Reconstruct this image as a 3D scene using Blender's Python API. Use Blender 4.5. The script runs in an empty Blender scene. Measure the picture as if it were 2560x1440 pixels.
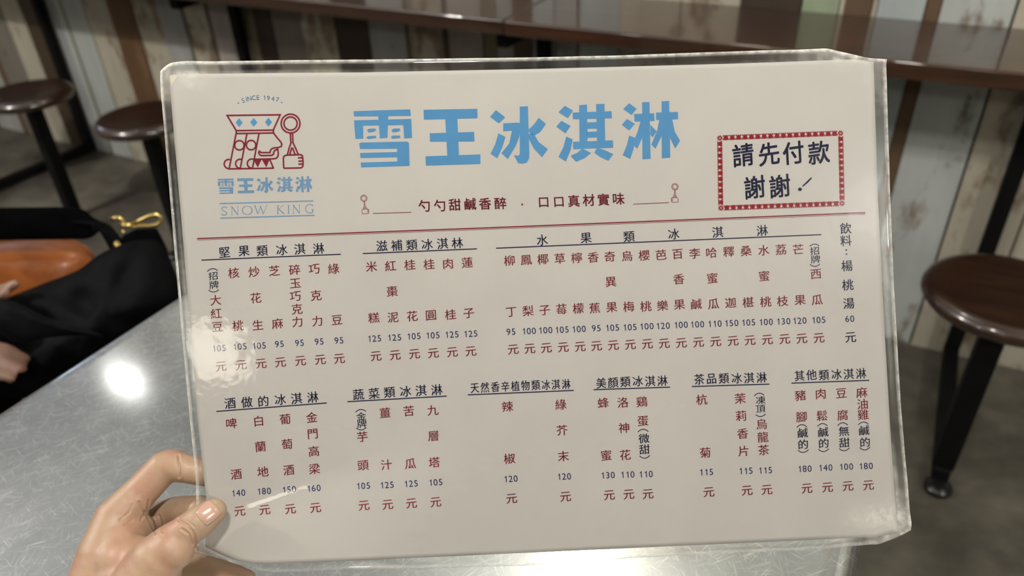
import bpy, bmesh, math, random
import numpy as np
from mathutils import Vector
from mathutils.bvhtree import BVHTree
random.seed(7)
SC = bpy.context.scene
COL = SC.collection

# ------------------------------------------------------------------ camera
H = 1.2                       # camera height above the floor
F = 1900.0                    # focal length, in pixels of a 2560 wide picture
RW = np.array([[0.88388265, 0.23134098, -0.40648839],
               [0.46641536, -0.50057204, 0.72930402],
               [-0.03475882, -0.83421159, -0.55034793]])   # camera (x right, y down, z ahead) -> room
CAM = np.array([0, 0, H])
cd = bpy.data.cameras.new('camera')
cam = bpy.data.objects.new('camera', cd)
COL.objects.link(cam)
cd.sensor_width = 36
cd.lens = F / 2560 * 36
cd.clip_start = 0.02
cd.dof.use_dof = True
cd.dof.focus_distance = 0.397
cd.dof.aperture_fstop = 8.5
from mathutils import Matrix
m3 = Matrix(RW.tolist()) @ Matrix(((1, 0, 0), (0, -1, 0), (0, 0, -1)))
cam.matrix_world = Matrix.Translation((0, 0, H)) @ m3.to_4x4()
SC.camera = cam

# ------------------------------------------------------------------ world, exposure
SC.view_settings.view_transform = 'Standard'
SC.view_settings.look = 'None'
SC.view_settings.gamma = 1
SC.view_settings.use_curve_mapping = False
SC.view_settings.exposure = 0.25
wd = bpy.data.worlds.new('world')
SC.world = wd
wd.use_nodes = True
wd.node_tree.nodes['Background'].inputs[0].default_value = (0.9, 0.95, 1.0, 1)
wd.node_tree.nodes['Background'].inputs[1].default_value = 0.03

# ------------------------------------------------------------------ room lamps (mostly at the ceiling, above and behind the camera; the low one is added)
LAMPS = [  # x, y, z, watts, radius, colour
    (2.70, -0.80, 2.56, 112, .05, (1, .945, .87)),
    (-0.04, 0.02, 1.76, 22, .05, (1, .945, .87)),  # added pendant, lights the menu top more than its bottom
    (-2.65, -0.62, 2.56, 130, .05, (1, .945, .87)),
    (0.34, -3.08, 2.56, 9.5, .15, (1, .92, .76)),
    (-2.2, -3.05, 2.56, 36, .10, (1, .945, .87)),
    (-2.90, 1.51, 2.52, 1.0, .075, (1, .96, .88)),
    (-0.62, 1.50, 2.52, 12, .08, (1, .93, .80)),
    (1.4, 1.50, 2.52, 16, .08, (1, .93, .80)),
    (-4.02, 1.56, 1.46, 7, .11, (.58, .72, 1)),
]
for i, (x, y, z, e, r, c) in enumerate(LAMPS):
    ld = bpy.data.lights.new('ceiling_lamp_light', 'AREA' if i == 5 else 'POINT')
    ld.energy = e; ld.color = c
    if i == 5: ld.shape = 'ELLIPSE'; ld.size = .22; ld.size_y = .10        # an oblong lamp
    else: ld.shadow_soft_size = r
    lo = bpy.data.objects.new('ceiling_lamp_light', ld)
    lo.location = (x, y, z); COL.objects.link(lo)

# ------------------------------------------------------------------ helpers
def ray(px, py):
    px = np.asarray(px, float); py = np.asarray(py, float)
    d = np.stack([px - 1280, py - 720, np.full(px.shape, F)], -1)
    return d @ RW.T
def at(px, py, z):            # measured point: picture position and distance ahead of the camera, in metres
    return CAM + ray(px, py) * (np.asarray(z, float)[..., None] / F)
def project(P):
    q = (np.asarray(P) - CAM) @ RW
    return np.stack([1280 + F * q[..., 0] / q[..., 2], 720 + F * q[..., 1] / q[..., 2]], -1)

def mesh(name, verts, faces, mat=None, smooth=False):
    me = bpy.data.meshes.new(name)
    me.from_pydata([tuple(map(float, v)) for v in verts], [], [tuple(int(i) for i in f) for f in faces])
    if mat: me.materials.append(mat)
    if smooth:
        for p in me.polygons: p.use_smooth = True
    me.update()
    return me
def link(name, me, parent=None, loc=(0, 0, 0)):
    o = bpy.data.objects.new(name, me); COL.objects.link(o)
    o.location = loc
    if parent: o.parent = parent
    return o
def tag(o, label=None, cat=None, group=None, kind=None):
    if label: o['label'] = label
    if cat: o['category'] = cat
    if group: o['group'] = group
    if kind: o['kind'] = kind
    return o
def thing(name, label, cat, loc=(0, 0, 0), group=None):
    o = bpy.data.objects.new(name, None); COL.objects.link(o)
    o.location = loc; o.empty_display_size = .05
    return tag(o, label, cat, group)
def local(P, base):
    return np.asarray(P, float) - np.asarray(base, float)
class MB:
    def __init__(s): s.v = []; s.f = []
    def add(s, v, f):
        n = len(s.v); s.v += [tuple(p) for p in v]; s.f += [tuple(i + n for i in q) for q in f]
    def box(s, x0, x1, y0, y1, z0, z1):
        s.add([(x0, y0, z0), (x1, y0, z0), (x1, y1, z0), (x0, y1, z0), (x0, y0, z1), (x1, y0, z1), (x1, y1, z1), (x0, y1, z1)],
              [(0, 3, 2, 1), (4, 5, 6, 7), (0, 1, 5, 4), (1, 2, 6, 5), (2, 3, 7, 6), (3, 0, 4, 7)])
    def lathe(s, prof, n=48, c=(0, 0)):
        v = []; f = []
        for r, z in prof:
            for k in range(n):
                a = 2 * math.pi * k / n; v.append((c[0] + r * math.cos(a), c[1] + r * math.sin(a), z))
        for i in range(len(prof) - 1):
            for k in range(n):
                k2 = (k + 1) % n; f.append((i * n + k, i * n + k2, (i + 1) * n + k2, (i + 1) * n + k))
        f.append(tuple(range(n - 1, -1, -1))); f.append(tuple((len(prof) - 1) * n + k for k in range(n)))
        s.add(v, f)
    def tube(s, pts, rad, n=10, closed=False):
        pts = [np.asarray(p, float) for p in pts]; N = len(pts)
        rad = rad if hasattr(rad, '__len__') else [rad] * N
        v = []; f = []; up = None
        for i, p in enumerate(pts):
            a = pts[(i - 1) % N] if (closed or i > 0) else p
            b = pts[(i + 1) % N] if (closed or i < N - 1) else p
            t = b - a; t /= np.linalg.norm(t) + 1e-12
            if up is None:
                up = np.cross(t, (0, 0, 1)); up = up if np.linalg.norm(up) > .1 else np.cross(t, (1, 0, 0))
            up = up - t * (up @ t); up /= np.linalg.norm(up)
            w = np.cross(t, up)
            for k in range(n):
                q = 2 * math.pi * k / n; v.append(p + rad[i] * (up * math.cos(q) + w * math.sin(q)))
        for i in range(N if closed else N - 1):
            j = (i + 1) % N
            for k in range(n):
                k2 = (k + 1) % n; f.append((i * n + k, i * n + k2, j * n + k2, j * n + k))
        if not closed:
            f.append(tuple(range(n - 1, -1, -1))); f.append(tuple((N - 1) * n + k for k in range(n)))
        s.add(v, f)
    def build(s, name, mat, parent=None, loc=(0, 0, 0), smooth=False, bevel=0, seg=3):
        o = link(name, mesh(name, s.v, s.f, mat, smooth), parent, loc)
        if bevel:
            b = o.modifiers.new('bevel', 'BEVEL'); b.width = bevel; b.segments = seg; b.limit_method = 'ANGLE'
            b.harden_normals = False
            for p in o.data.polygons: p.use_smooth = True
            w = o.modifiers.new('wn', 'WEIGHTED_NORMAL'); w.keep_sharp = True
        return o

# ------------------------------------------------------------------ materials
class NT:
    def __init__(s, name):
        s.m = bpy.data.materials.new(name); s.m.use_nodes = True
        s.t = s.m.node_tree; s.p = s.t.nodes['Principled BSDF']; s.out = s.t.nodes['Material Output']
    def n(s, ty, **kw):
        o = s.t.nodes.new(ty)
        for k, v in kw.items():
            if k.startswith('i_'):
                key = k[2:]; key = int(key) if key.isdigit() else key.replace('_', ' ')
                if isinstance(v, bpy.types.NodeSocket): s.t.links.new(v, o.inputs[key])
                else: o.inputs[key].default_value = v
            else: setattr(o, k, v)
        return o
    def set(s, **kw):
        for k, v in kw.items():
            k = k.replace('_', ' ')
            if isinstance(v, bpy.types.NodeSocket): s.t.links.new(v, s.p.inputs[k])
            else: s.p.inputs[k].default_value = v if not (isinstance(v, tuple) and len(v) == 3) else (*v, 1)
        return s
    def coord(s, scale=(1, 1, 1), rot=(0, 0, 0)):
        tc = s.n('ShaderNodeTexCoord'); g = s.n('ShaderNodeMapping', i_Vector=tc.outputs['Object'])
        g.inputs['Scale'].default_value = scale; g.inputs['Rotation'].default_value = rot
        return g.outputs[0]
    def noise(s, scale, vec=None, detail=4, rough=.55):
        o = s.n('ShaderNodeTexNoise'); o.inputs['Scale'].default_value = scale
        o.inputs['Detail'].default_value = detail; o.inputs['Roughness'].default_value = rough
        if vec is not None: s.t.links.new(vec, o.inputs['Vector'])
        return o.outputs['Fac']
    def ramp(s, fac, stops):
        o = s.n('ShaderNodeValToRGB'); s.t.links.new(fac, o.inputs[0])
        e = o.color_ramp.elements
        while len(e) < len(stops): e.new(.5)
        for q, (p, c) in zip(e, stops):
            q.position = p; q.color = (*c, 1) if isinstance(c, tuple) else (c, c, c, 1)
        return o.outputs[0]
    def mix(s, fac, a, b, blend='MIX'):
        o = s.n('ShaderNodeMix', data_type='RGBA', blend_type=blend)
        for k, v in ((0, fac), (6, a), (7, b)):
            if isinstance(v, bpy.types.NodeSocket): s.t.links.new(v, o.inputs[k])
            else: o.inputs[k].default_value = v if not (isinstance(v, tuple) and len(v) == 3) else (*v, 1)
        return o.outputs[2]
    def math(s, op, a, b=0.0):
        o = s.n('ShaderNodeMath', operation=op)
        for k, v in ((0, a), (1, b)):
            if isinstance(v, bpy.types.NodeSocket): s.t.links.new(v, o.inputs[k])
            else: o.inputs[k].default_value = v
        return o.outputs[0]
    def bump(s, h, strength=.3, dist=.01):
        o = s.n('ShaderNodeBump', i_Height=h); o.inputs['Strength'].default_value = strength
        o.inputs['Distance'].default_value = dist
        return o.outputs[0]

def simple(name, col, rough=.5, metal=0, var=0, scale=30, **kw):
    t = NT(name)
    if var:
        f = t.noise(scale, t.coord())
        a = tuple(c * (1 - var) for c in col); b = tuple(min(1, c * (1 + var)) for c in col)
        t.set(Base_Color=t.ramp(f, [(.3, a), (.7, b)]))
    else: t.set(Base_Color=col)
    t.set(Roughness=rough, Metallic=metal, **kw)
    return t.m

def mat_floor():
    t = NT('stained_concrete')
    c = t.coord((1, 1, 1))
    a = t.ramp(t.noise(3.2, c, 6, .6), [(.33, (.040, .035, .025)), (.5, (.085, .076, .058)), (.7, (.15, .135, .105))])
    b = t.ramp(t.noise(14, c, 5), [(.35, .72), (.65, 1.1)])
    t.set(Base_Color=t.mix(1, a, b, 'MULTIPLY'), Roughness=.55, Normal=t.bump(t.noise(60, c), .15, .004))
    return t.m
def mat_planks():
    t = NT('reclaimed_painted_boards')
    at_ = t.n('ShaderNodeAttribute', attribute_name='paint')
    grain = t.noise(30, t.coord((1, 1, .12)), 6, .65)
    wood = t.ramp(grain, [(.35, (.055, .030, .014)), (.6, (.16, .095, .045))])
    blot = t.noise(9, t.coord((1.6, 1, .8)), 5, .62)
    fac = t.ramp(t.math('SUBTRACT', blot, t.math('SUBTRACT', at_.outputs['Alpha'], .085)), [(.0, 1.0), (.10, 0.0)])
    shade = t.ramp(t.noise(5, t.coord((1, 1, .5)), 4), [(.3, .78), (.7, 1.12)])
    paint = t.mix(1, at_.outputs['Color'], shade, 'MULTIPLY')
    paint = t.mix(.14, paint, t.ramp(grain, [(.4, .35), (.62, 1.0)]), 'MULTIPLY')
    soft = t.math('MULTIPLY', fac, .72)
    t.set(Base_Color=t.mix(soft, paint, wood), Roughness=.6, Normal=t.bump(grain, .25, .002))
    return t.m
def mat_wood(name, dark, mid, rough, scale=(1, 1, 1), coat=.6, coat_rough=.06):
    t = NT(name)
    g = t.noise(16, t.coord(scale), 7, .62)
    b = t.noise(3, t.coord(scale), 3)
    col = t.mix(t.ramp(b, [(.35, 0.0), (.65, .6)]), t.ramp(g, [(.35, dark), (.66, mid)]), dark)
    t.set(Base_Color=col, Roughness=rough, Coat_Weight=coat, Coat_Roughness=coat_rough)
    return t.m
def mat_steel():
    t = NT('scratched_stainless_steel')
    hs = []
    for ang, sc, lo in ((.2, 1, .685), (1.1, 1.2, .69), (1.9, .9, .68), (2.7, 1.1, .69), (.75, 1.4, .69), (2.3, .7, .685)):
        v = t.n('ShaderNodeMapping', i_Vector=t.coord((1, 1, 1), (0, 0, ang))); v.inputs['Scale'].default_value = (42 * sc, 2900 * sc, 1); v = v.outputs[0]
        hs.append(t.ramp(t.noise(1.0, v, 2, .4), [(lo, 0.0), (lo + .04, 1.0)]))
    h = hs[0]
    for q in hs[1:]: h = t.math('MAXIMUM', h, q)
    cloud = t.noise(9, t.coord(), 5, .6)
    fine = t.noise(420, t.coord((1, 1, 1)), 3)
    rough = t.math('ADD', t.math('MULTIPLY', cloud, .06), t.math('ADD', t.math('MULTIPLY', h, .12), .085))
    hh = t.math('ADD', h, t.math('MULTIPLY', fine, .35))
    t.set(Base_Color=t.mix(t.ramp(cloud, [(.3, 0.0), (.7, 1.0)]), (.50, .525, .535), (.62, .65, .67)), Metallic=1.0,
          Roughness=rough, Normal=t.bump(fine, .12, .00005))
    wide = t.n('ShaderNodeBsdfGlossy', i_Color=t.mix(h, t.mix(t.ramp(cloud, [(.3, 0.0), (.7, 1.0)]), (.52, .55, .57), (.68, .71, .73)), (1, 1, .98))); wide.inputs['Roughness'].default_value = .40
    mx = t.n('ShaderNodeMixShader', i_0=t.math('ADD', t.math('MULTIPLY', h, .4), t.math('ADD', t.math('MULTIPLY', cloud, .3), .42)), i_1=t.p.outputs[0], i_2=wide.outputs[0])   # fine scratches and brushed haze over the polish
    t.t.links.new(mx.outputs[0], t.out.inputs[0])
    return t.m
def mat_paper():
    t = NT('menu_card')
    f = t.noise(22, t.coord(), 4)
    t.set(Base_Color=t.ramp(f, [(.35, (.406, .388, .362)), (.65, (.426, .407, .380))]), Roughness=.7, Specular_IOR_Level=.1)
    return t.m
def mat_film():
    t = NT('clear_plastic_film')
    hz = t.n('ShaderNodeAttribute', attribute_name='haze').outputs['Fac']
    w = t.noise(42, t.coord(), 3, .5)
    w2 = t.noise(260, t.coord(), 4, .6)
    hgt = t.math('ADD', w, t.math('MULTIPLY', w2, t.math('ADD', t.math('MULTIPLY', hz, .25), .07)))
    nrm = t.bump(hgt, .5, .0005)
    tr = t.n('ShaderNodeBsdfTransparent'); tr.inputs[0].default_value = (.95, .955, .95, 1)
    gl = t.n('ShaderNodeBsdfGlossy', i_Normal=nrm); gl.inputs['Roughness'].default_value = .06
    gl.inputs['Color'].default_value = (1, 1, 1, 1)
    fr = t.n('ShaderNodeFresnel', i_Normal=nrm); bf = t.n('ShaderNodeNewGeometry').outputs['Backfacing']; t.t.links.new(t.math('ADD', 1.39, t.math('MULTIPLY', bf, 1 / 1.39 - 1.39)), fr.inputs['IOR'])   # same thin foil from both sides
    mx = t.n('ShaderNodeMixShader', i_0=fr.outputs[0], i_1=tr.outputs[0], i_2=gl.outputs[0])
    df = t.n('ShaderNodeBsdfDiffuse'); df.inputs[0].default_value = (.80, .79, .74, 1)
    spots = t.ramp(t.noise(230, t.coord(), 3, .6), [(.38, .55), (.62, 1.0)])
    m2 = t.n('ShaderNodeMixShader', i_0=t.math('MULTIPLY', hz, spots), i_1=mx.outputs[0], i_2=df.outputs[0])
    t.t.links.new(m2.outputs[0], t.out.inputs[0])
    return t.m
def mat_skin(name, base, red):
    t = NT(name)
    f = t.noise(38, t.coord(), 4, .6)
    g = t.noise(420, t.coord((1, 1, 1)), 3, .6)
    col = t.mix(t.ramp(f, [(.38, 0.0), (.66, 1.0)]), base, red)
    t.set(Base_Color=col, Roughness=.48, Subsurface_Weight=.12, Subsurface_Scale=.004,
          Normal=t.bump(g, .22, .0006))
    t.p.inputs['Subsurface Radius'].default_value = (1, .35, .2)
    return t.m

M = dict(
    floor=mat_floor(), planks=mat_planks(), steel=mat_steel(), paper=mat_paper(), film=mat_film(),
    counter=mat_wood('varnished_brown_wood', (.018, .006, .0018), (.058, .021, .0065), .4, (.25, 3, 3), 1.0, .03),
    seat=mat_wood('dark_varnished_seat_wood', (.014, .0062, .0034), (.042, .017, .008), .34, (.6, 4, 4), .9, .10),
    iron=simple('black_painted_steel', (.0028, .0028, .0030), .6, 0, .2, 30, Specular_IOR_Level=.15),
    foot=simple('black_rubber_glide', (.006, .006, .006), .28),
    ceil=simple('pale_ceiling_paint', (.74, .77, .79), .8, 0, .08, 3),
    plaster=simple('warm_grey_plaster', (.30, .28, .25), .8, 0, .1, 4),
    darkwall=simple('dark_brown_wall_paint', (.06, .05, .042), .7, 0, .1, 4),
    tleg=simple('brushed_steel_leg', (.42, .43, .42), .35, 1, .1),
    cloth=simple('black_nylon_cloth', (.0030, .0031, .0040), .75, 0, .3, 60, Specular_IOR_Level=.08),
    strap=simple('black_webbing', (.0016, .0016, .0020), .85, 0, .2, 200, Specular_IOR_Level=.05),
    gold=simple('polished_gold_metal', (1.0, .76, .28), .32, 1),
    orange=NT('glossy_orange_leather').set(Roughness=.42, Coat_Weight=.25, Coat_Roughness=.2).m,
    skin=mat_skin('skin_hand', (.345, .245, .157), (.345, .19, .126)),
    skin_shaded=mat_skin('skin_seated_shaded', (.25, .15, .105), (.24, .125, .088)),  # skin tone darkened to carry the shade on the lower hand
    nail=simple('finger_nail', (.43, .27, .20), .28, 0, .06, 60, Coat_Weight=.5, Coat_Roughness=.12),
    hair=simple('black_hair', (.008, .007, .006), .45),
    stain=simple('yellowed_card', (.56, .49, .37), .8, 0, .15, 300),
    blue=simple('ink_sky_blue', (.070, .208, .385), .8, 0, .05, 60, Specular_IOR_Level=.05),
    blue2=simple('ink_grey_blue', (.120, .22, .35), .8, 0, 0, 60, Specular_IOR_Level=.05),
    wine=simple('ink_wine_red', (.155, .015, .028), .8, 0, 0, 60, Specular_IOR_Level=.05),
    red=simple('ink_red', (.18, .019, .029), .8, 0, 0, 60, Specular_IOR_Level=.05),
    red2=simple('ink_crimson', (.20, .008, .017), .8, 0, 0, 60, Specular_IOR_Level=.05),
    navy=simple('ink_dark_navy', (.009, .009, .036), .8, 0, 0, 60, Specular_IOR_Level=.05),
    indigo=simple('ink_indigo', (.017, .023, .115), .8, 0, 0, 60, Specular_IOR_Level=.05),
)
t = bpy.data.materials['glossy_orange_leather']
_t = t.node_tree
_p = _t.nodes['Principled BSDF']
_n = _t.nodes.new('ShaderNodeTexNoise'); _n.inputs['Scale'].default_value = 9
_r = _t.nodes.new('ShaderNodeValToRGB')
_r.color_ramp.elements[0].position = .3; _r.color_ramp.elements[0].color = (.38, .105, .022, 1)
_r.color_ramp.elements[1].position = .7; _r.color_ramp.elements[1].color = (.50, .155, .036, 1)
_t.links.new(_n.outputs['Fac'], _r.inputs[0]); _t.links.new(_r.outputs[0], _p.inputs['Base Color'])

# ------------------------------------------------------------------ the room
WY = 1.783                    # face of the boarded wall
X0, X1, Y0, Z1 = -5.0, 3.2, -4.2, 2.72
def struct(name, mb, mat):
    o = mb.build(name, mat); o['kind'] = 'structure'; return o
b = MB(); b.box(X0, X1, Y0, WY + .1, -.08, 0); struct('floor', b, M['floor'])
b = MB(); b.box(X0, X1, Y0, WY + .1, Z1, Z1 + .08); struct('ceiling', b, M['ceil'])
b = MB(); b.box(X0 - .08, X0, Y0, WY + .1, 0, Z1); struct('wall_left', b, M['plaster'])
b = MB(); b.box(X1, X1 + .08, Y0, WY + .1, 0, Z1); struct('wall_right', b, M['plaster'])
b = MB(); b.box(X0, X1, Y0 - .08, Y0, 0, Z1); struct('wall_front', b, M['darkwall'])

CREAM = (.42, .39, .31); WHITE = (.42, .45, .43); GREY = (.34, .345, .33); PINK = (.34, .31, .28)
DARK = (.036, .022, .013); BROWN = (.11, .066, .034); UMBER = (.052, .033, .017); MUD = (.115, .058, .022); GREEN = (.27, .33, .22); PALE = (.38, .43, .425)
OLIVE = (.19, .165, .105); TAUPE = (.18, .16, .13); RUST = (.19, .085, .05); GAP = (.10, .08, .055)
PL = [(-5.0, -4.72, CREAM, .5), (-4.72, -4.55, TAUPE, .4), (-4.55, -4.3, WHITE, .45), (-4.3, -4.17, DARK, .3), (-4.17, -3.93, GREY, .42),
      (-3.93, -3.76, CREAM, .47), (-3.76, -3.60, BROWN, .4), (-3.60, -3.43, GREY, .4), (-3.43, -3.385, BROWN, .3), (-3.385, -3.23, TAUPE, .38),
      (-3.228, -3.107, CREAM, .42), (-3.107, -2.943, UMBER, .35), (-2.943, -2.895, GREY, .3), (-2.893, -2.856, WHITE, .33), (-2.855, -2.838, OLIVE, .3), (-2.838, -2.725, WHITE, .33), (-2.725, -2.712, OLIVE, .3),
      (-2.712, -2.582, CREAM, .42), (-2.58, -2.453, MUD, .50), (-2.45, -2.322, CREAM, .5), (-2.319, -2.207, GREY, .33), (-2.205, -2.192, GAP, .3),
      (-2.192, -2.092, CREAM, .49), (-2.09, -2.073, GAP, .3), (-2.073, -1.93, PINK, .33), (-1.925, -1.885, OLIVE, .3), (-1.883, -1.813, DARK, .3), (-1.811, -1.69, TAUPE, .34),
      (-1.687, -1.56, CREAM, .53), (-1.558, -1.434, DARK, .35), (-1.432, -1.305, GREY, .34), (-1.303, -1.292, GAP, .3), (-1.292, -1.177, CREAM, .52),
      (-1.175, -1.16, GAP, .3), (-1.16, -1.055, PINK, .33), (-1.053, -1.012, OLIVE, .3), (-1.01, -.962, GREY, .35), (-.96, -.904, BROWN, .3), (-.902, -.843, PALE, .3), (-.841, -.781, GREY, .35),
      (-.779, -.771, GAP, .3), (-.771, -.669, PALE, .36), (-.667, -.521, CREAM, .45), (-.519, -.385, CREAM, .46), (-.383, -.255, DARK, .3), (-.253, -.18, GREEN, .38), (-.178, -.169, CREAM, .3),
      (-.169, -.116, BROWN, .3), (-.114, -.106, CREAM, .4), (-.104, -.018, PALE, .38), (-.016, .010, BROWN, .3), (.012, .136, WHITE, .44), (.141, .272, CREAM, .44), (.277, .40, CREAM, .45),
      (.403, .54, WHITE, .42), (.543, .66, BROWN, .4), (.663, .80, GREY, .4), (.803, .95, CREAM, .47), (.953, 1.1, DARK, .3), (1.103, 1.25, WHITE, .42), (1.253, 1.4, GREEN, .45),
      (1.403, 1.56, CREAM, .46), (1.563, 1.7, TAUPE, .4), (1.703, 1.86, GREY, .4), (1.863, 2.0, CREAM, .47), (2.003, 2.14, BROWN, .4), (2.143, 2.3, WHITE, .42), (2.303, 2.5, CREAM, .5), (2.503, 3.2, GREY, .45)]
b = MB(); cols = []
b.box(X0, X1, WY + .012, WY + .1, 0, Z1); cols += [(.03, .022, .015, .2)] * 6
for i, (x0, x1, c, w) in enumerate(PL):
    d = (.0, .003, .0015, .005)[i % 4] if x1 - x0 > .05 else .006
    b.box(x0, x1, WY + d, WY + .02, 0, Z1); cols += [(*c, w)] * 6
o = struct('wall_back', b, M['planks'])
ca = o.data.color_attributes.new('paint', 'FLOAT_COLOR', 'CORNER')
k = 0
for p, c in zip(o.data.polygons, cols):
    for li in p.loop_indices: ca.data[li].color = c

# lamps: a round housing on the ceiling over each light
for i, (x, y, z, e, r, c) in enumerate(LAMPS):
    if i == 8:
        th = thing('wall_lamp', 'cool white wall lamp on the boarded wall, far left', 'lamp', (x, WY, z))
        q = MB(); q.box(-.06, .06, -.05, -.001, -.06, .06); q.build('housing', M['iron'], th); continue
    where = ['right of and behind the camera', 'added low over the table to brighten the menu top', 'far left, in line with the camera', 'at the back of the room, right', 'at the back of the room, left',
             'near the boarded wall, far left', 'near the boarded wall, middle', 'near the boarded wall, right'][i]
    th = thing('ceiling_lamp', 'round black ceiling lamp ' + where, 'lamp', (x, y, Z1), 'ceiling lamps')
    if z < 2.3:  # cord and lampshade for the added low lamp
        q = MB(); q.tube([(0, 0, 0), (0, 0, z - Z1 + .10)], .004, 8); q.build('cord', M['iron'], th)
        q = MB(); q.lathe([(.012, z - Z1 + .13), (.03, z - Z1 + .12), (.09, z - Z1 + .06), (.086, z - Z1 + .062), (.028, z - Z1 + .112), (.001, z - Z1 + .118)], 32); q.build('shade', M['iron'], th); continue
    q = MB(); q.lathe([(r + .03, 0), (r + .03, -.05), (r + .024, -.05), (r + .024, -.012), (.001, -.012)], 32); q.build('housing', M['iron'], th)

# ------------------------------------------------------------------ the bar counter along the wall: two boards
for x0, x1, y0, lab in ((X0, -.8255, 1.492, 'long glossy brown wooden counter board left of the joint'),
                        (-.8235, 2.2, 1.488, 'glossy brown wooden counter board right of the joint, reflecting the wall')):
    base = ((x0 + x1) / 2, (y0 + WY) / 2, .743)
    th = thing('counter_board', lab, 'counter', base)
    q = MB(); q.box(x0 - base[0], x1 - base[0], y0 - base[1], WY - .001 - base[1], 0, .033)
    q.build('board', M['counter'], th, bevel=.005, seg=3)

# ------------------------------------------------------------------ stools fixed to the frames that carry the counter
def seat_mesh():
    q = MB(); r = .135
    q.lathe([(.03, -.034), (r - .018, -.034), (r - .006, -.029), (r, -.020), (r, -.014), (r - .004, -.006), (r - .012, -.001), (r - .022, 0), (r - .04, -.002), (.05, -.004), (.001, -.004)], 64)
    return q
def frame_stool(x, label, with_frame=True):
    th = thing('stool', label, 'stool', (x, 1.345, 0), 'round bar stools along the counter')
    s = seat_mesh(); s.v = [(a, b_, c + .452) for a, b_, c in s.v]
    s.build('seat', M['seat'], th, smooth=True)
    q = MB(); q.box(-.020, .020, -.020, .020, .034 if with_frame else .012, .419); q.build('seat_post', M['iron'], th, bevel=.004)
    q = MB(); q.lathe([(.06, .412), (.06, .417), (.001, .417)], 24); q.build('mounting_plate', M['iron'], th)
    if with_frame:
        q = MB(); q.box(-.0155, .0155, -.03, .434, .008, .040); q.build('floor_bar', M['iron'], th, bevel=.003)
        q = MB(); q.box(-.0155, .0155, .4025, .4335, .040, .742); q.build('wall_post', M['iron'], th, bevel=.003)
        q = MB(); q.box(-.0155, .0155, .20, .4025, .698, .742); q.build('counter_arm', M['iron'], th, bevel=.003)
        q = MB(); q.lathe([(.024, 0), (.026, .004), (.026, .012), (.012, .016), (.001, .016)], 24, (0, -.045)); q.build('foot', M['foot'], th, smooth=True)
    else:
        q = MB(); q.lathe([(.034, 0), (.034, .008), (.03, .014), (.001, .014)], 40); q.build('base_plate', M['iron'], th)
    return th
frame_stool(.226, 'dark wooden round stool on black post, alone at right of the menu')
frame_stool(-.86, 'round wooden stool behind the menu, on the frame at the counter joint')
frame_stool(-1.935, 'round brown wooden stool whose seat is cut by the menu top left corner')
frame_stool(-2.945, 'leftmost stool, on the black frame with a floor bar at far left')
frame_stool(-2.475, 'round dark stool at upper left edge, left of the other one', False)

# ------------------------------------------------------------------ steel table
TX0, TX1, TY0, TY1, TZ = -.662, .042, -.26, .462, .75
th = thing('steel_table', 'scratched stainless steel table under the hand and menu', 'table', ((TX0 + TX1) / 2, (TY0 + TY1) / 2, 0))
hx, hy = (TX1 - TX0) / 2, (TY1 - TY0) / 2
q = MB()
def rrect(hx, hy, r, z, n=8):
    v = []
    for cx, cy, a0 in ((hx - r, hy - r, 0), (-hx + r, hy - r, 90), (-hx + r, -hy + r, 180), (hx - r, -hy + r, 270)):
        for k in range(n + 1):
            a = math.radians(a0 + 90 * k / n); v.append((cx + r * math.cos(a), cy + r * math.sin(a), z))
    return v
rings = []
rr = .016
prof = [(.022, TZ)] + [(rr - rr * math.sin(a), TZ - rr + rr * math.cos(a)) for a in np.linspace(0.15, math.pi / 2, 7)] + [(0, TZ - .03), (.006, TZ - .036), (.03, TZ - .036)]
for ins, z in prof: rings.append(rrect(hx - ins, hy - ins, max(.006, .03 - ins), z))
n = len(rings[0])
for r_ in rings: q.v += r_
for i in range(len(rings) - 1):
    for k in range(n):
        k2 = (k + 1) % n; q.f.append((i * n + k, (i + 1) * n + k, (i + 1) * n + k2, i * n + k2))
q.f.append(tuple(range(n))); q.f.append(tuple((len(rings) - 1) * n + k for k in range(n - 1, -1, -1)))
o = q.build('table_top', M['steel'], th, smooth=True)
for p in o.data.polygons:
    if len(p.vertices) > 4: p.use_smooth = False
for sx in (-1, 1):
    for sy in (-1, 1):
        q = MB(); q.box(sx * (hx - .035) - .018, sx * (hx - .035) + .018, sy * (hy - .035) - .018, sy * (hy - .035) + .018, .012, TZ - .0355)
        l = q.build('leg', M['tleg'], th, bevel=.004)
        q = MB(); q.lathe([(.016, 0), (.016, .012), (.001, .012)], 20, (sx * (hx - .035), sy * (hy - .035))); q.build('foot', M['iron'], l)

# ------------------------------------------------------------------ the laminated menu: a bent sheet
CP = {'TL': at(423, 187.5, .388), 'TR': at(2183, 148.5, .398), 'BR': at(2243, 1340, .406), 'BL': at(522, 1416, .395)}
MC = sum(CP.values()) / 4
MN = np.cross(CP['BR'] - CP['TL'], CP['BL'] - CP['TR']); MN /= np.linalg.norm(MN)
if MN[1] > 0: MN = -MN
MU = (CP['TR'] - CP['TL'] + CP['BR'] - CP['BL']); MU /= np.linalg.norm(MU)
MU -= MN * (MU @ MN); MU /= np.linalg.norm(MU)
MV = np.cross(MN, MU)
if MV @ (CP['BL'] - CP['TL']) < 0: MV = -MV
def bil(u, v):
    u = u[..., None]; v = v[..., None]
    return CP['TL'] * (1 - u) * (1 - v) + CP['TR'] * u * (1 - v) + CP['BR'] * u * v + CP['BL'] * (1 - u) * v
def plane_pt(px, py):
    d = ray(px, py); s = ((MC - CAM) @ MN) / (d @ MN); q = CAM + d * s - MC
    return np.array([q @ MU, q @ MV])
def smooth(x, a, b):
    t = np.clip((x - a) / (b - a), 0, 1); return t * t * (3 - 2 * t)
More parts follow.
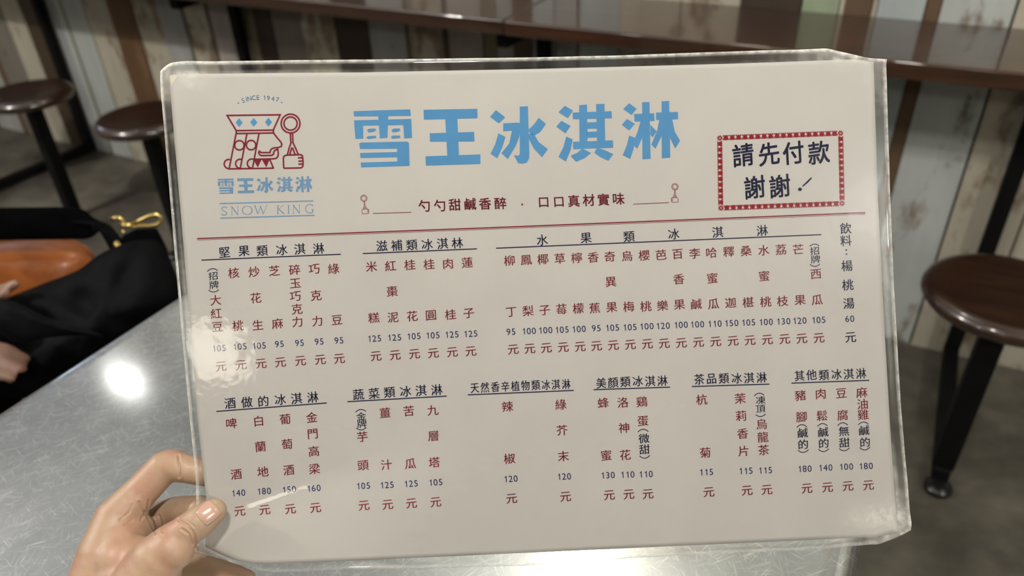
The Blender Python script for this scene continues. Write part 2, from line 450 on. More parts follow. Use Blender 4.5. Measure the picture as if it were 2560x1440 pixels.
CA, CB = plane_pt(600, 1280), plane_pt(860, 1190)
CT = (CB - CA) / np.linalg.norm(CB - CA); CNN = np.array([-CT[1], CT[0]])
if CNN[1] < 0: CNN = -CNN
FA, FB = plane_pt(511, 1330), plane_pt(672, 1412)
FT = (FB - FA) / np.linalg.norm(FB - FA); FN = np.array([-FT[1], FT[0]])
if FN[0] > 0: FN = -FN
XR, XL = plane_pt(1250, 1200)[0], plane_pt(640, 1200)[0]
def S(u, v, off=0.0):
    u = np.asarray(u, float); v = np.asarray(v, float)
    P = bil(u, v)
    r = P - MC
    a = r @ MU; b_ = r @ MV
    w = -.0036 * 4 * u * (1 - u) * np.clip(1 - v, -.2, 1.2)
    d = (a - CA[0]) * CNN[0] + (b_ - CA[1]) * CNN[1]
    g = 1 - smooth(a, XL, XR)
    k = .0028
    w = w + g * (.30 * k * np.logaddexp(0, d / k) - .12 * .008 * np.logaddexp(0, (d - .020) / .008))
    d2 = (a - FA[0]) * FN[0] + (b_ - FA[1]) * FN[1]
    rho = .008; tm = 1.05
    thx = np.clip(d2 / rho, 0, tm); rest = np.clip(d2 - rho * tm, 0, None)
    al = rho * np.sin(thx) + rest * math.cos(tm); dn = rho * (1 - np.cos(thx)) + rest * math.sin(tm)
    pos = d2 > 0
    sh = np.where(pos, al - d2, 0); w = w - np.where(pos, dn, 0)
    P = P + (MU * FN[0] + MV * FN[1]) * sh[..., None] + MN * (w + off)[..., None]
    return P
def uv_of(px, py, it=9):      # which point of the sheet a measured mark lies on
    px = np.asarray(px, float); py = np.asarray(py, float)
    tgt = np.stack([px, py], -1)
    u = (px - 470) / 1740; v = (py - 170) / 1210
    e = 1e-3
    for _ in range(it):
        p0 = project(S(u, v)); r = tgt - p0
        pu = (project(S(u + e, v)) - p0) / e; pv = (project(S(u, v + e)) - p0) / e
        det = pu[..., 0] * pv[..., 1] - pu[..., 1] * pv[..., 0]
        det = np.where(np.abs(det) < 1e4, 1e4, det)
        du = (r[..., 0] * pv[..., 1] - r[..., 1] * pv[..., 0]) / det; dv = (pu[..., 0] * r[..., 1] - pu[..., 1] * r[..., 0]) / det
        u = u + np.clip(du, -.2, .2); v = v + np.clip(dv, -.2, .2)
    return u, v
MB0 = S(np.array(.5), np.array(1.0))
menu = thing('menu', 'large laminated ice cream menu sheet with blue title and red and navy lettering', 'menu', tuple(MB0))
# card: a thin slab following the sheet, corners slightly rounded
NU, NV = 150, 110
def resample(pts, n):
    P = np.array(pts, float); d = np.r_[0, np.cumsum(np.linalg.norm(np.diff(P, axis=0), axis=1))]
    t = np.linspace(0, d[-1], n); return np.stack([np.interp(t, d, P[:, 0]), np.interp(t, d, P[:, 1])], 1)
def coons(top, right, bottom, left, nu, nv):
    T_, B_ = resample(top, nu), resample(bottom, nu); L_, R_ = resample(left, nv), resample(right, nv)
    ss, tt = np.meshgrid(np.linspace(0, 1, nu), np.linspace(0, 1, nv)); s3, t3 = ss[..., None], tt[..., None]
    G = (1 - t3) * T_[None] + t3 * B_[None] + (1 - s3) * L_[:, None] + s3 * R_[:, None] \
        - ((1 - s3) * (1 - t3) * T_[0] + s3 * (1 - t3) * T_[-1] + (1 - s3) * t3 * B_[0] + s3 * t3 * B_[-1])
    return G, ss, tt
CG, _, _ = coons([(423, 189), (428, 186.5), (480, 185), (690, 182.5), (900, 181), (1350, 172), (1800, 160), (1940, 155.5), (2107, 149), (2150, 149), (2184, 155)],
                 [(2184, 155), (2188.6, 300), (2195, 500), (2212, 833), (2228, 1111), (2240.5, 1290), (2245, 1328)],
                 [(513, 1367), (550, 1385), (593, 1402), (625, 1408), (660, 1410), (760, 1406.7), (860, 1402.5), (1450, 1376), (2064, 1348), (2190, 1343), (2245, 1328)],
                 [(423, 189), (432, 304), (454, 560), (474, 802), (494.6, 1052), (504, 1143), (510, 1200), (515, 1240), (517.5, 1330), (513, 1367)], NU, NV)
uu, vv = uv_of(CG[..., 0], CG[..., 1])
def grid_slab(Pf, Pb):
    nv, nu = Pf.shape[:2]; N = nu * nv
    v = np.concatenate([Pf.reshape(-1, 3), Pb.reshape(-1, 3)])
    f = []
    for j in range(nv - 1):
        for i in range(nu - 1):
            a = j * nu + i; f.append((a, a + nu, a + nu + 1, a + 1)); f.append((N + a, N + a + 1, N + a + nu + 1, N + a + nu))
    edge = [i for i in range(nu)] + [j * nu + nu - 1 for j in range(1, nv)] + [(nv - 1) * nu + i for i in range(nu - 2, -1, -1)] + [j * nu for j in range(nv - 2, 0, -1)]
    for a, b_ in zip(edge, edge[1:] + edge[:1]): f.append((a, b_, N + b_, N + a))
    return v, f
v, f = grid_slab(S(uu, vv), S(uu, vv, -.00035))
card = link('printed_card', mesh('printed_card', local(v, MB0), f, M['paper'], True), menu)
INK = .00010
class Ink:
    def __init__(s): s.v = []; s.f = []
    def poly(s, pts, faces):
        n = len(s.v); s.v += [tuple(p) for p in pts]; s.f += [tuple(i + n for i in q) for q in faces]
    def ngon(s, pts): s.poly(pts, [tuple(range(len(pts)))])
    def line(s, pts, w, closed=False, step=18):
        P = [np.asarray(p, float) for p in pts]
        if closed: P = P + [P[0]]
        Q = [P[0]]
        for a, b_ in zip(P, P[1:]):
            k = max(1, int(np.linalg.norm(b_ - a) / step))
            Q += [a + (b_ - a) * (i + 1) / k for i in range(k)]
        if closed: Q = Q[:-1]
        L = []; R_ = []; N = len(Q)
        ws = w if hasattr(w, '__len__') else None
        for i, p in enumerate(Q):
            a = Q[(i - 1) % N] if closed or i else p; b_ = Q[(i + 1) % N] if closed or i < N - 1 else p
            d0 = p - a; d1 = b_ - p
            d0 = d0 / np.linalg.norm(d0) if np.linalg.norm(d0) > 1e-9 else d1 / np.linalg.norm(d1)
            d1 = d1 / np.linalg.norm(d1) if np.linalg.norm(d1) > 1e-9 else d0
            n0 = np.array([-d0[1], d0[0]]); n1 = np.array([-d1[1], d1[0]]); m_ = n0 + n1
            m_ = m_ / max(.35, (m_ @ n0))
            wi = (ws[0] + (ws[1] - ws[0]) * i / (N - 1)) if ws else w
            L.append(p + m_ * wi / 2); R_.append(p - m_ * wi / 2)
        n = len(s.v); s.v += [tuple(p) for p in L + R_]
        for i in range(N if closed else N - 1):
            j = (i + 1) % N; s.f.append((n + i, n + j, n + N + j, n + N + i))
    def build(s, name, mat, label=None, off=INK):
        p = np.array(s.v); u, v_ = uv_of(p[:, 0], p[:, 1])
        P = S(u, v_, off)
        bm = bmesh.new()
        vs_ = [bm.verts.new(tuple(q)) for q in local(P, MB0)]
        for q in s.f:
            try: bm.faces.new([vs_[i] for i in q])
            except ValueError: pass
        bmesh.ops.triangulate(bm, faces=[q for q in bm.faces if len(q.verts) > 4])
        bm.normal_update()
        nn = Vector(MN.tolist())
        for q in bm.faces:
            if q.normal.dot(nn) < 0: q.normal_flip()
        me = bpy.data.meshes.new(name); bm.to_mesh(me); bm.free(); me.materials.append(mat)
        o = link(name, me, card)
        if label: o['label'] = label
        return o
# glyph outlines come from Blender's own built-in typeface
_cu = bpy.data.curves.new('glyph', 'FONT'); _cu.resolution_u = 4
_go = bpy.data.objects.new('glyph', _cu); COL.objects.link(_go)
_gc = {}
def glyph(ch):
    if ch == '莓' and ch not in _gc:          # built from its two halves
        A, fa = glyph('艹'); B_, fb = glyph('每')
        A = A * [1, .9] + [0, .335]; B_ = B_ * [.94, .72] + [0, -.115]
        P = np.concatenate([A, B_]); _gc[ch] = (P - (P.min(0) + P.max(0)) / 2, fa + [tuple(i + len(A) for i in q) for q in fb])
    if ch not in _gc:
        _cu.body = ch
        bpy.context.view_layer.update()
        ev = _go.evaluated_get(bpy.context.evaluated_depsgraph_get()); me = ev.to_mesh()
        P = np.array([(q.co.x, q.co.y) for q in me.vertices]); Fc = [tuple(p.vertices) for p in me.polygons]
        ev.to_mesh_clear()
        if ch == '1':
            P = np.array([(0, 0), (.088, 0), (.088, .70), (.022, .70), (-.012, .60), (-.07, .565), (-.15, .555), (-.15, .50), (0, .50)]); Fc = [(0, 1, 2, 3, 8), (3, 4, 8), (4, 5, 6, 7, 8)]
        c = (P.min(0) + P.max(0)) / 2
        _gc[ch] = (P - c, Fc)
    return _gc[ch]
def put(ink, ch, x, y, em, slope, lean, bold=0.0, kai=.055, sx=1.0, rot=0.0, sy=1.0):
    P, Fc = glyph(ch)
    gx = P[:, 0] * em * sx; gy = P[:, 1] * em * sy + kai * gx
    if rot:
        c_, s_ = math.cos(rot), math.sin(rot); gx, gy = gx * c_ - gy * s_, gx * s_ + gy * c_
    X = x + gx * 1 + (-gy) * lean; Y = y + gx * slope - gy
    for dx, dy in (((-1, -.2), (1, .2)) if 0 < bold < .012 else ((-1, -1), (1, 1), (-1, 1), (1, -1), (0, 0)) if bold else ((0, 0),)):
        ink.poly(np.stack([X + dx * bold * em, Y + dy * bold * em], 1), Fc)   # heavier strokes
def paren(ink, a, m_, b_, w=2.0):
    a, m_, b_ = map(np.asarray, (a, m_, b_)); c = 2 * m_ - (a + b_) / 2
    ink.line([(1 - t) ** 2 * a + 2 * t * (1 - t) * c + t * t * b_ for t in np.linspace(0, 1, 10)], w)
def section(ox, oy, sc, slope, lean, head, rule, items, notes='', prices='', parens=(), title='', hem=29.5, hsx=1.0, dark=''):
    T = lambda x, y: (ox + x / sc, oy + y / sc)
    def items_of(s):
        out = []
        for w in s.split():
            ch, x, y = w.rsplit(',', 2); out.append((ch, *T(float(x), float(y))))
        return out
    if head:
        k = Ink()
        for ch, x, y in items_of(head): put(k, ch, x, y, hem, slope, lean, .010, .05, hsx)
        if rule: k.line([T(*rule[0]), T(*rule[1])], 2.6)
        k.build('section_heading', M['navy'], 'dark navy heading of the ' + title + ' section')
    if items:
        k = Ink()
        for ch, x, y in items_of(items): put(k, ch, x, y, 29.5, slope, lean, .009, sy=.95)
        k.build('dish_names', M['red'], 'red dish names of the ' + title + ' section')
    if notes or parens or dark:
        k = Ink()
        for ch, x, y in items_of(notes): put(k, ch, x, y, 25.5, slope, lean, .007, sy=.84)
        for ch, x, y in items_of(dark): put(k, ch, x, y, 28.0, slope, lean, .009, sy=.93)
        for a, m_, b_ in parens: paren(k, T(*a), T(*m_), T(*b_))
        k.build('dish_notes', M['navy'], 'small navy notes of the ' + title + ' section')
    if prices:
        k = Ink()
        for ch, x, y in items_of(prices):
            W_ = 12.6
            n_ = len(ch)
            for i, d in enumerate(ch):
                dx = (i - (n_ - 1) / 2) * W_
                put(k, d, x + dx, y + dx * slope, 22.8, slope, lean, .002, 0, .98)
        k.build('prices', M['indigo'], 'blue prices of the ' + title + ' section')

section(480, 560, 3.6, -.052, .075, '堅,293,255 果,468,243 類,632,240 冰,808,232 淇,970,225 淋,1140,220', ((85, 325), (1340, 272)),
        '大,213,685 紅,218,805 豆,230,925 核,375,440 桃,415,915 炒,558,430 花,575,665 生,593,908 芝,742,420 麻,770,895 碎,923,412 玉,930,533 巧,930,650 克,945,765 力,948,880 巧,1100,405 克,1117,642 力,1127,873 綠,1275,402 豆,1305,863 '
        '元,262,1283 元,442,1270 元,622,1257 元,797,1245 元,977,1232 元,1155,1222 元,1327,1212',
        '招,190,467 牌,198,547', '105,243,1118 105,430,1103 105,603,1095 95,787,1080 95,968,1070 95,1145,1058 95,1323,1048',
        [((137, 428), (185, 402), (233, 420)), ((150, 595), (198, 612), (242, 590))], 'nut')
section(880, 560, 4, -.042, .07, '滋,298,218 補,447,213 類,598,210 冰,752,203 淇,905,195 林,1053,190', ((108, 296), (1250, 248)),
        '米,195,425 糕,218,937 紅,385,418 棗,402,673 泥,410,933 桂,578,408 花,603,920 桂,770,403 圓,790,913 肉,960,397 桂,985,905 蓮,1152,385 子,1168,893 '
        '元,240,1322 元,432,1312 元,625,1300 元,813,1292 元,1003,1282 元,1188,1273', '',
        '125,223,1145 125,423,1135 105,617,1122 105,807,1113 125,997,1105 125,1185,1097', (), 'tonic')
section(1220, 540, 4, -.041, .065, '水,543,240 果,980,220 類,1410,205 冰,1857,181 淇,2296,161 淋,2742,145', ((80, 322), (3332, 186)),
        '柳,213,445 丁,233,960 鳳,382,440 梨,400,948 椰,548,432 子,567,942 草,718,425 莓,735,930 檸,887,418 檬,903,923 香,1052,413 蕉,1067,920 奇,1218,405 異,1228,658 果,1237,913 烏,1390,400 梅,1407,905 櫻,1560,393 桃,1578,903 芭,1730,388 樂,1745,895 '
        '元,252,1335 元,418,1327 元,583,1320 元,752,1313 元,922,1307 元,1085,1300 元,1253,1293 元,1423,1287 元,1593,1280 元,1762,1275', '',
        '95,230,1158 100,408,1150 100,573,1142 105,738,1137 100,907,1130 95,1083,1122 105,1242,1117 105,1417,1112 100,1585,1103 120,1748,1098', (), 'fruit')
section(1660, 540, 4.2346, -.038, .06, '', None,
        '百,143,403 香,157,668 果,163,938 李,325,395 鹹,342,932 哈,503,388 蜜,512,658 瓜,523,930 釋,685,378 迦,705,917 桑,868,370 椹,890,913 水,1055,362 蜜,1060,635 桃,1075,908 荔,1237,355 枝,1255,900 芒,1420,350 果,1440,890 西,1607,615 瓜,1620,887 '
        '元,183,1345 元,365,1337 元,547,1330 元,730,1323 元,910,1317 元,1093,1310 元,1277,1303 元,1458,1298 元,1640,1292',
        '招,1593,370 牌,1603,458', '100,177,1152 100,350,1147 110,535,1140 150,712,1133 105,892,1127 100,1077,1122 130,1262,1115 120,1433,1108 105,1635,1100',
        [((1540, 322), (1593, 298), (1642, 316)), ((1545, 513), (1600, 533), (1648, 508))], 'fruit (right half)')
section(1660, 540, 4.2346, -.036, .058, '飲,1922,130 料,1925,260 :,1930,382 楊,1935,527 桃,1945,730 湯,1955,925 元,1975,1285', None, '', '', '60,1965,1088', (), 'drinks')
section(520, 940, 3.788, -.068, .085, '酒,210,258 做,368,247 的,525,237 冰,685,223 淇,838,212 淋,993,200', ((80, 335), (1125, 255)),
        '啤,223,448 酒,268,930 白,480,425 蘭,497,668 地,520,905 葡,730,408 萄,748,645 酒,765,890 金,983,390 門,992,548 高,1002,712 梁,1008,878 元,302,1280 元,538,1268 元,780,1260 元,1018,1248', '',
        '140,287,1107 180,530,1090 150,767,1075 160,1000,1062', (), 'liquor')
section(840, 930, 3.79, -.053, .07, '蔬,213,213 菜,360,203 類,507,192 冰,660,183 淇,805,175 淋,955,168', ((108, 281), (1050, 228)),
        '芋,250,612 頭,257,885 薑,465,385 汁,478,878 苦,690,368 瓜,705,868 九,918,362 層,920,607 塔,932,855 元,265,1265 元,490,1257 元,715,1245 元,945,1233',
        '金,240,418 牌,245,490', '105,258,1078 125,482,1070 125,710,1057 105,943,1045',
        [((185, 382), (233, 355), (285, 372)), ((192, 530), (240, 548), (288, 524))], 'vegetable')
section(1140, 910, 3.789, -.042, .06, '天,178,228 然,273,222 香,372,217 辛,467,212 植,562,208 物,657,203 類,755,200 冰,852,197 淇,945,193 淋,1043,190', ((112, 292), (1115, 250)),
        '辣,488,402 椒,507,895 元,527,1275 綠,993,383 芥,1005,627 末,1017,872 元,1038,1257', '', '120,517,1087 120,1023,1065', (), 'spice plant', 27.5, .82)
section(1140, 910, 3.789, -.036, .06, '美,1375,180 顏,1487,175 類,1603,168 冰,1722,162 淇,1838,162 淋,1955,158', ((1303, 243), (2028, 219)),
        '蜂,1395,367 蜜,1423,865 元,1452,1243 洛,1582,363 神,1590,605 花,1603,860 元,1637,1235 鷄,1760,357 蛋,1770,540 元,1818,1232', '', '130,1437,1053 110,1623,1047 110,1797,1043',
        [((1722, 645), (1772, 617), (1822, 640)), ((1738, 870), (1788, 892), (1835, 865))], 'beauty', 28.5, .95, '微,1780,705 甜,1785,808')
section(1700, 890, 3.7904, -.034, .058, '茶,182,220 品,298,215 類,415,212 冰,537,210 淇,653,207 淋,773,203', ((112, 289), (847, 266)),
        '杭,205,413 菊,238,915 元,273,1290 茉,570,402 莉,578,567 香,593,735 片,600,900 元,635,1275 烏,773,645 龍,785,768 茶,793,890 元,823,1268', '凍,763,418 頂,763,500', '115,248,1100 115,622,1088 115,807,1083',
        [((703, 378), (750, 352), (797, 372)), ((717, 555), (763, 573), (810, 550))], 'tea', 28.5, .95)
section(1700, 890, 3.7904, -.036, .055, '其,1132,187 他,1245,178 類,1363,180 冰,1483,173 淇,1597,170 淋,1715,165', ((1055, 257), (1793, 230)),
        '豬,1140,373 腳,1150,577 肉,1333,358 鬆,1345,565 豆,1528,352 腐,1540,560 麻,1722,345 油,1728,455 雞,1735,555 元,1202,1255 元,1397,1245 元,1590,1233 元,1785,1225', '', '180,1180,1068 140,1377,1058 100,1573,1048 180,1760,1042',
        [((1105, 678), (1152, 650), (1203, 672)), ((1118, 893), (1167, 913), (1217, 887)), ((1300, 668), (1348, 640), (1397, 662)), ((1310, 883), (1360, 905), (1410, 878)),
         ((1493, 660), (1540, 632), (1590, 655)), ((1507, 877), (1557, 897), (1605, 870)), ((1688, 652), (1737, 625), (1785, 647)), ((1703, 868), (1752, 890), (1800, 862))],
        'other', 28.5, .95, '鹹,1163,728 的,1167,835 鹹,1357,720 的,1362,825 無,1553,712 甜,1557,820 鹹,1745,705 的,1753,815')

# title lettering: five heavy characters, stroke by stroke
TIT = {
 0: [[(68,165),(470,152),(476,198),(72,202)], [(243,196),(315,194),(309,354),(255,358)], [(72,230),(478,220),(480,262),(75,268)], [(73,262),(136,262),(138,360),(82,362)], [(421,258),(480,256),(484,355),(428,358)],
     [(163,300),(178,290),(222,288),(230,300),(210,312),(176,318)], [(158,352),(172,342),(228,339),(230,356),(172,363)], [(338,300),(352,288),(396,288),(401,302),(380,312),(346,316)], [(333,350),(346,338),(398,338),(401,355),(346,361)],
     [(108,395),(122,388),(448,381),(462,392),(463,430),(114,434)], [(375,385),(462,390),(466,552),(380,556)], [(114,462),(380,455),(382,492),(118,498)], [(120,530),(466,520),(466,554),(122,564)]],
 1: [[(566,155),(948,148),(950,215),(568,225)], [(720,215),(806,215),(818,485),(735,490)], [(610,322),(925,312),(928,380),(612,382)], [(580,486),(970,472),(970,540),(582,552)]],
 2: [[(1080,157),(1146,208),(1102,252),(1038,205)], [(1098,322),(1148,348),(1126,420),(1090,500),(1042,468),(1075,400)], [(1250,133),(1308,130),(1318,470),(1250,480)], [(1250,470),(1318,468),(1316,500),(1300,530),(1275,538),(1240,536),(1208,478),(1240,482)],
     [(1132,252),(1240,246),(1262,256),(1258,300),(1132,308)], [(1195,300),(1258,296),(1245,350),(1222,410),(1165,505),(1120,463),(1175,395)], [(1385,212),(1436,255),(1398,310),(1340,350),(1308,300),(1350,260)], [(1308,330),(1345,318),(1385,385),(1450,435),(1408,492),(1350,430),(1316,365)]],
 3: [[(1570,126),(1628,160),(1592,215),(1525,172)], [(1545,233),(1612,270),(1575,323),(1510,275)], [(1580,345),(1626,365),(1612,440),(1578,523),(1525,490),(1560,420)], [(1625,175),(1902,165),(1905,215),(1628,222)], [(1672,122),(1728,118),(1732,400),(1675,400)], [(1792,115),(1852,113),(1858,400),(1800,400)],
     [(1725,245),(1800,242),(1800,288),(1725,291)], [(1725,312),(1800,309),(1800,352),(1725,355)], [(1628,383),(1912,372),(1914,425),(1630,435)], [(1695,430),(1757,462),(1710,500),(1650,525),(1612,482),(1660,460)], [(1800,425),(1850,440),(1915,470),(1880,518),(1820,490),(1780,460)]],
 4: [[(2028,108),(2080,148),(2045,192),(1985,150)], [(2012,220),(2068,255),(2028,302),(1975,262)], [(2028,338),(2072,355),(2060,430),(2035,505),(1982,478),(2010,410)], [(2120,102),(2172,100),(2180,503),(2122,507)], [(2063,185),(2205,180),(2208,235),(2066,240)],
     [(2108,238),(2130,238),(2132,330),(2085,432),(2050,400),(2088,310)], [(2178,262),(2224,308),(2196,350),(2178,332)], [(2258,95),(2312,92),(2320,495),(2260,500)], [(2218,175),(2375,170),(2376,222),(2220,228)], [(2242,226),(2262,226),(2264,330),(2215,432),(2185,402),(2225,310)], [(2312,224),(2334,224),(2352,310),(2390,375),(2355,430),(2318,355)]],
}
k = Ink()
TT = lambda x, y: (860 + x / 2.8444, 220 + y / 2.8444)
for ch in TIT.values():
    for pg in ch: k.ngon([TT(*p) for p in pg])
k.build('title_lettering', M['blue'], 'large sky blue title of five characters')
# small copy of the title below the emblem
E4 = lambda x, y: (520 + x / 4.2367, 220 + y / 4.2367)
k = Ink()
boxes = {0: (102, 275, 958, 1122), 1: (310, 490, 955, 1115), 2: (515, 695, 945, 1110), 3: (725, 900, 940, 1105), 4: (925, 1105, 933, 1105)}
for i, ch in TIT.items():
    A = np.array([p for pg in ch for p in pg], float); lo, hi = A.min(0), A.max(0); x0, x1, y0, y1 = boxes[i]
    for pg in ch:
        k.ngon([E4(x0 + (p[0] - lo[0]) / (hi[0] - lo[0]) * (x1 - x0), y0 + (p[1] - lo[1]) / (hi[1] - lo[1]) * (y1 - y0)) for p in pg])
k.build('small_title', M['blue2'], 'small blue title under the emblem')
# english name, roman capitals with serifs, between two rules
k = Ink()
k.line([E4(122, 1224), E4(1118, 1196)], 2.6); k.line([E4(132, 1378), E4(1130, 1348)], 2.6)
def letter(x0, x1, y0, y1, strokes):
    for pts, w in strokes:
        k.line([E4(x0 + p[0] * (x1 - x0), y1 - p[1] * (y1 - y0)) for p in pts], w, step=6)
TH, TN, SF = 2.2, 1.1, .95
letter(138, 205, 1258, 1348, [([(.92, .80), (.86, .95), (.55, 1), (.2, .93), (.1, .76), (.25, .6), (.65, .45), (.92, .28), (.85, .08), (.5, 0), (.15, .05), (.03, .22)], 1.8)])
letter(243, 327, 1255, 1345, [([(.12, 0), (.12, 1)], TN), ([(.10, 1), (.88, 0)], TH), ([(.88, 0), (.88, 1)], TN), ([(0, 0), (.26, 0)], SF), ([(.74, 1), (1, 1)], SF), ([(0, 1), (.14, 1)], SF)])
def oval(x0, x1, y0, y1):
    c = [(.5 + .5 * math.cos(a), .5 + .5 * math.sin(a)) for a in np.linspace(0, 2 * math.pi, 25)]
    for a, b_ in zip(c, c[1:]):
        w = TN + (TH - TN) * abs((a[0] + b_[0]) / 2 - .5) * 2
        letter(x0, x1, y0, y1, [([a, b_], w)])
oval(364, 468, 1250, 1340)
letter(488, 630, 1245, 1335, [([(.06, 1), (.30, 0)], TH), ([(.30, 0), (.50, 1)], TN), ([(.46, 1), (.70, 0)], TH), ([(.70, 0), (.94, 1)], TN), ([(-.02, 1), (.16, 1)], SF), ([(.86, 1), (1.02, 1)], SF)])
letter(728, 806, 1244, 1332, [([(.16, 0), (.16, 1)], TH), ([(.18, .48), (.82, 1)], TN), ([(.30, .56), (.98, 0)], TH), ([(0, 0), (.34, 0)], SF), ([(0, 1), (.34, 1)], SF), ([(.68, 1), (.98, 1)], SF), ([(.88, 0), (1.1, 0)], SF)])
letter(835, 872, 1241, 1329, [([(.5, 0), (.5, 1)], TH), ([(.1, 0), (.9, 0)], SF), ([(.1, 1), (.9, 1)], SF)])
letter(895, 978, 1238, 1328, [([(.12, 0), (.12, 1)], TN), ([(.10, 1), (.88, 0)], TH), ([(.88, 0), (.88, 1)], TN), ([(0, 0), (.26, 0)], SF), ([(.74, 1), (1, 1)], SF), ([(0, 1), (.14, 1)], SF)])
letter(1030, 1118, 1232, 1324, [([(.93, .78), (.85, .93), (.55, 1), (.25, .93), (.06, .68), (.04, .4), (.2, .1), (.5, 0), (.8, .04), (.9, .12)], 1.8), ([(.9, .08), (.9, .42)], TH), ([(.72, .42), (1.06, .42)], SF)])
k.build('english_name', M['blue2'], 'thin blue roman capitals between two rules')
# emblem: crowned profile with a scoop, line drawing
W4 = 3.9
def arc(cx, cy, r, a0=0, a1=360, n=28): return [(cx + r * math.cos(math.radians(a)), cy + r * math.sin(math.radians(a))) for a in np.linspace(a0, a1, n)]
def scoop(k, T, w, mirror=False, sc=1.0):
    L = lambda pts, cl=False: k.line([T(*p) for p in pts], w, cl, 4 if w > 2 else 2)
    L(arc(875, 377, 100)[:-1], True); L(arc(875, 377, 70)[:-1], True)
    L([(873, 480), (878, 580)]); L([(896, 480), (901, 580)])
    L([(884, 572), (862, 630), (840, 712)]); L([(897, 572), (925, 630), (957, 706)])
    L([(866, 708), (886, 638), (898, 638), (922, 705)])
    L([(803, 850), (798, 745), (806, 722), (830, 711), (980, 706), (1000, 716), (1003, 738), (1006, 765), (1008, 800), (1004, 832), (990, 846)], False)
    L([(803, 850), (990, 846)])
    for a in ((952, 741, 1000, 739), (957, 776, 1004, 773), (958, 808, 1004, 804)): L([a[:2], a[2:]])
k = Ink()
LN = lambda pts, cl=False, w=W4: k.line([E4(*p) for p in pts], w, cl, 5)
LN([(203, 291), (765, 284), (692, 446), (300, 452)], True)
LN([(300, 452), (301, 483)]); LN([(692, 446), (694, 476)]); LN([(301, 483), (695, 476)])
LN([(298, 483), (226, 850)]); LN([(413, 483), (343, 850)]); LN([(541, 480), (472, 850)])
LN(arc(333, 607, 50)[:-1], True); LN(arc(457, 605, 50)[:-1], True)
for cx, cy in ((225, 805), (346, 802), (470, 800)): LN([(cx + 8, cy - 47)] + arc(cx - 5, cy, 48, 265, 95, 14))
LN([(215, 857), (698, 849)])
LN([(478, 755), (700, 750), (728, 742), (742, 722), (745, 690), (738, 640)]); LN([(655, 756), (694, 850)])
LN([(695, 477), (735, 530), (772, 572), (783, 597), (775, 620), (748, 630), (700, 634), (672, 646), (660, 666), (658, 684), (560, 684), (545, 668), (537, 684), (546, 706), (565, 716), (675, 714), (694, 702), (698, 676), (712, 657), (742, 650)])
scoop(k, E4, W4)
for tri in ([(480, 757), (570, 755), (528, 842)], [(570, 755), (655, 754), (618, 840)]): k.ngon([E4(*p) for p in tri])
k.build('emblem', M['wine'], 'wine red line drawing of a crowned head and an ice cream scoop')
k = Ink()
for cx, cy in ((330, 367), (485, 364), (641, 361)): k.ngon([E4(cx, cy - 47), E4(cx + 37, cy), E4(cx, cy + 47), E4(cx - 37, cy)])
k.build('crown_diamonds', M['blue'], 'three blue diamonds on the crown')
k = Ink()
for ch, x, y, r in (('-', 323, 160, 18), ('S', 372, 131, 17), ('I', 407, 119, 13), ('N', 440, 112, 10), ('C', 487, 104, 6), ('E', 530, 101, 3), ('1', 597, 103, -3), ('9', 640, 107, -6), ('4', 688, 114, -10), ('7', 737, 124, -14), ('-', 782, 154, -16)):
    put(k, ch, *E4(x, y), 16.6, -.01, .07, .011, 0, .98, math.radians(r))
k.build('founding_year', M['blue2'], 'small blue arched text with the founding year')
# slogan with two little scoops
k = Ink()
for w in '勺,570,838 勺,680,836 甜,788,830 鹹,898,825 香,1003,823 醉,1112,820 口,1420,813 口,1528,810 真,1634,803 材,1740,797 實,1845,793 味,1953,788'.split():
    ch, x, y = w.split(','); put(k, ch, *TT(float(x), float(y)), 31.5 if ch != '口' else 30, -.036, .065, .014, 0)
k.ngon([TT(*p) for p in arc(1267, 828, 7, 0, 340, 12)])
k.build('slogan', M['wine'], 'wine red slogan under the title')
q1 = .2335
k = Ink(); k.line([TT(205, 892), TT(480, 884)], 1.6)
scoop(k, lambda x, y: TT(120 + (x - 775) * q1 + (y - 565) * .012, 828 + (y - 565) * q1 - (x - 875) * .008), 1.15)
k.build('slogan_ornament', M['wine'], 'little scoop and rule left of the slogan')
k = Ink(); k.line([TT(2057, 826), TT(2310, 815)], 1.6)
scoop(k, lambda x, y: TT(2379 - (x - 775) * q1 + (y - 565) * .012, 746 + (y - 565) * q1 + (x - 875) * .008), 1.15)
k.build('slogan_ornament', M['wine'], 'little scoop and rule right of the slogan')
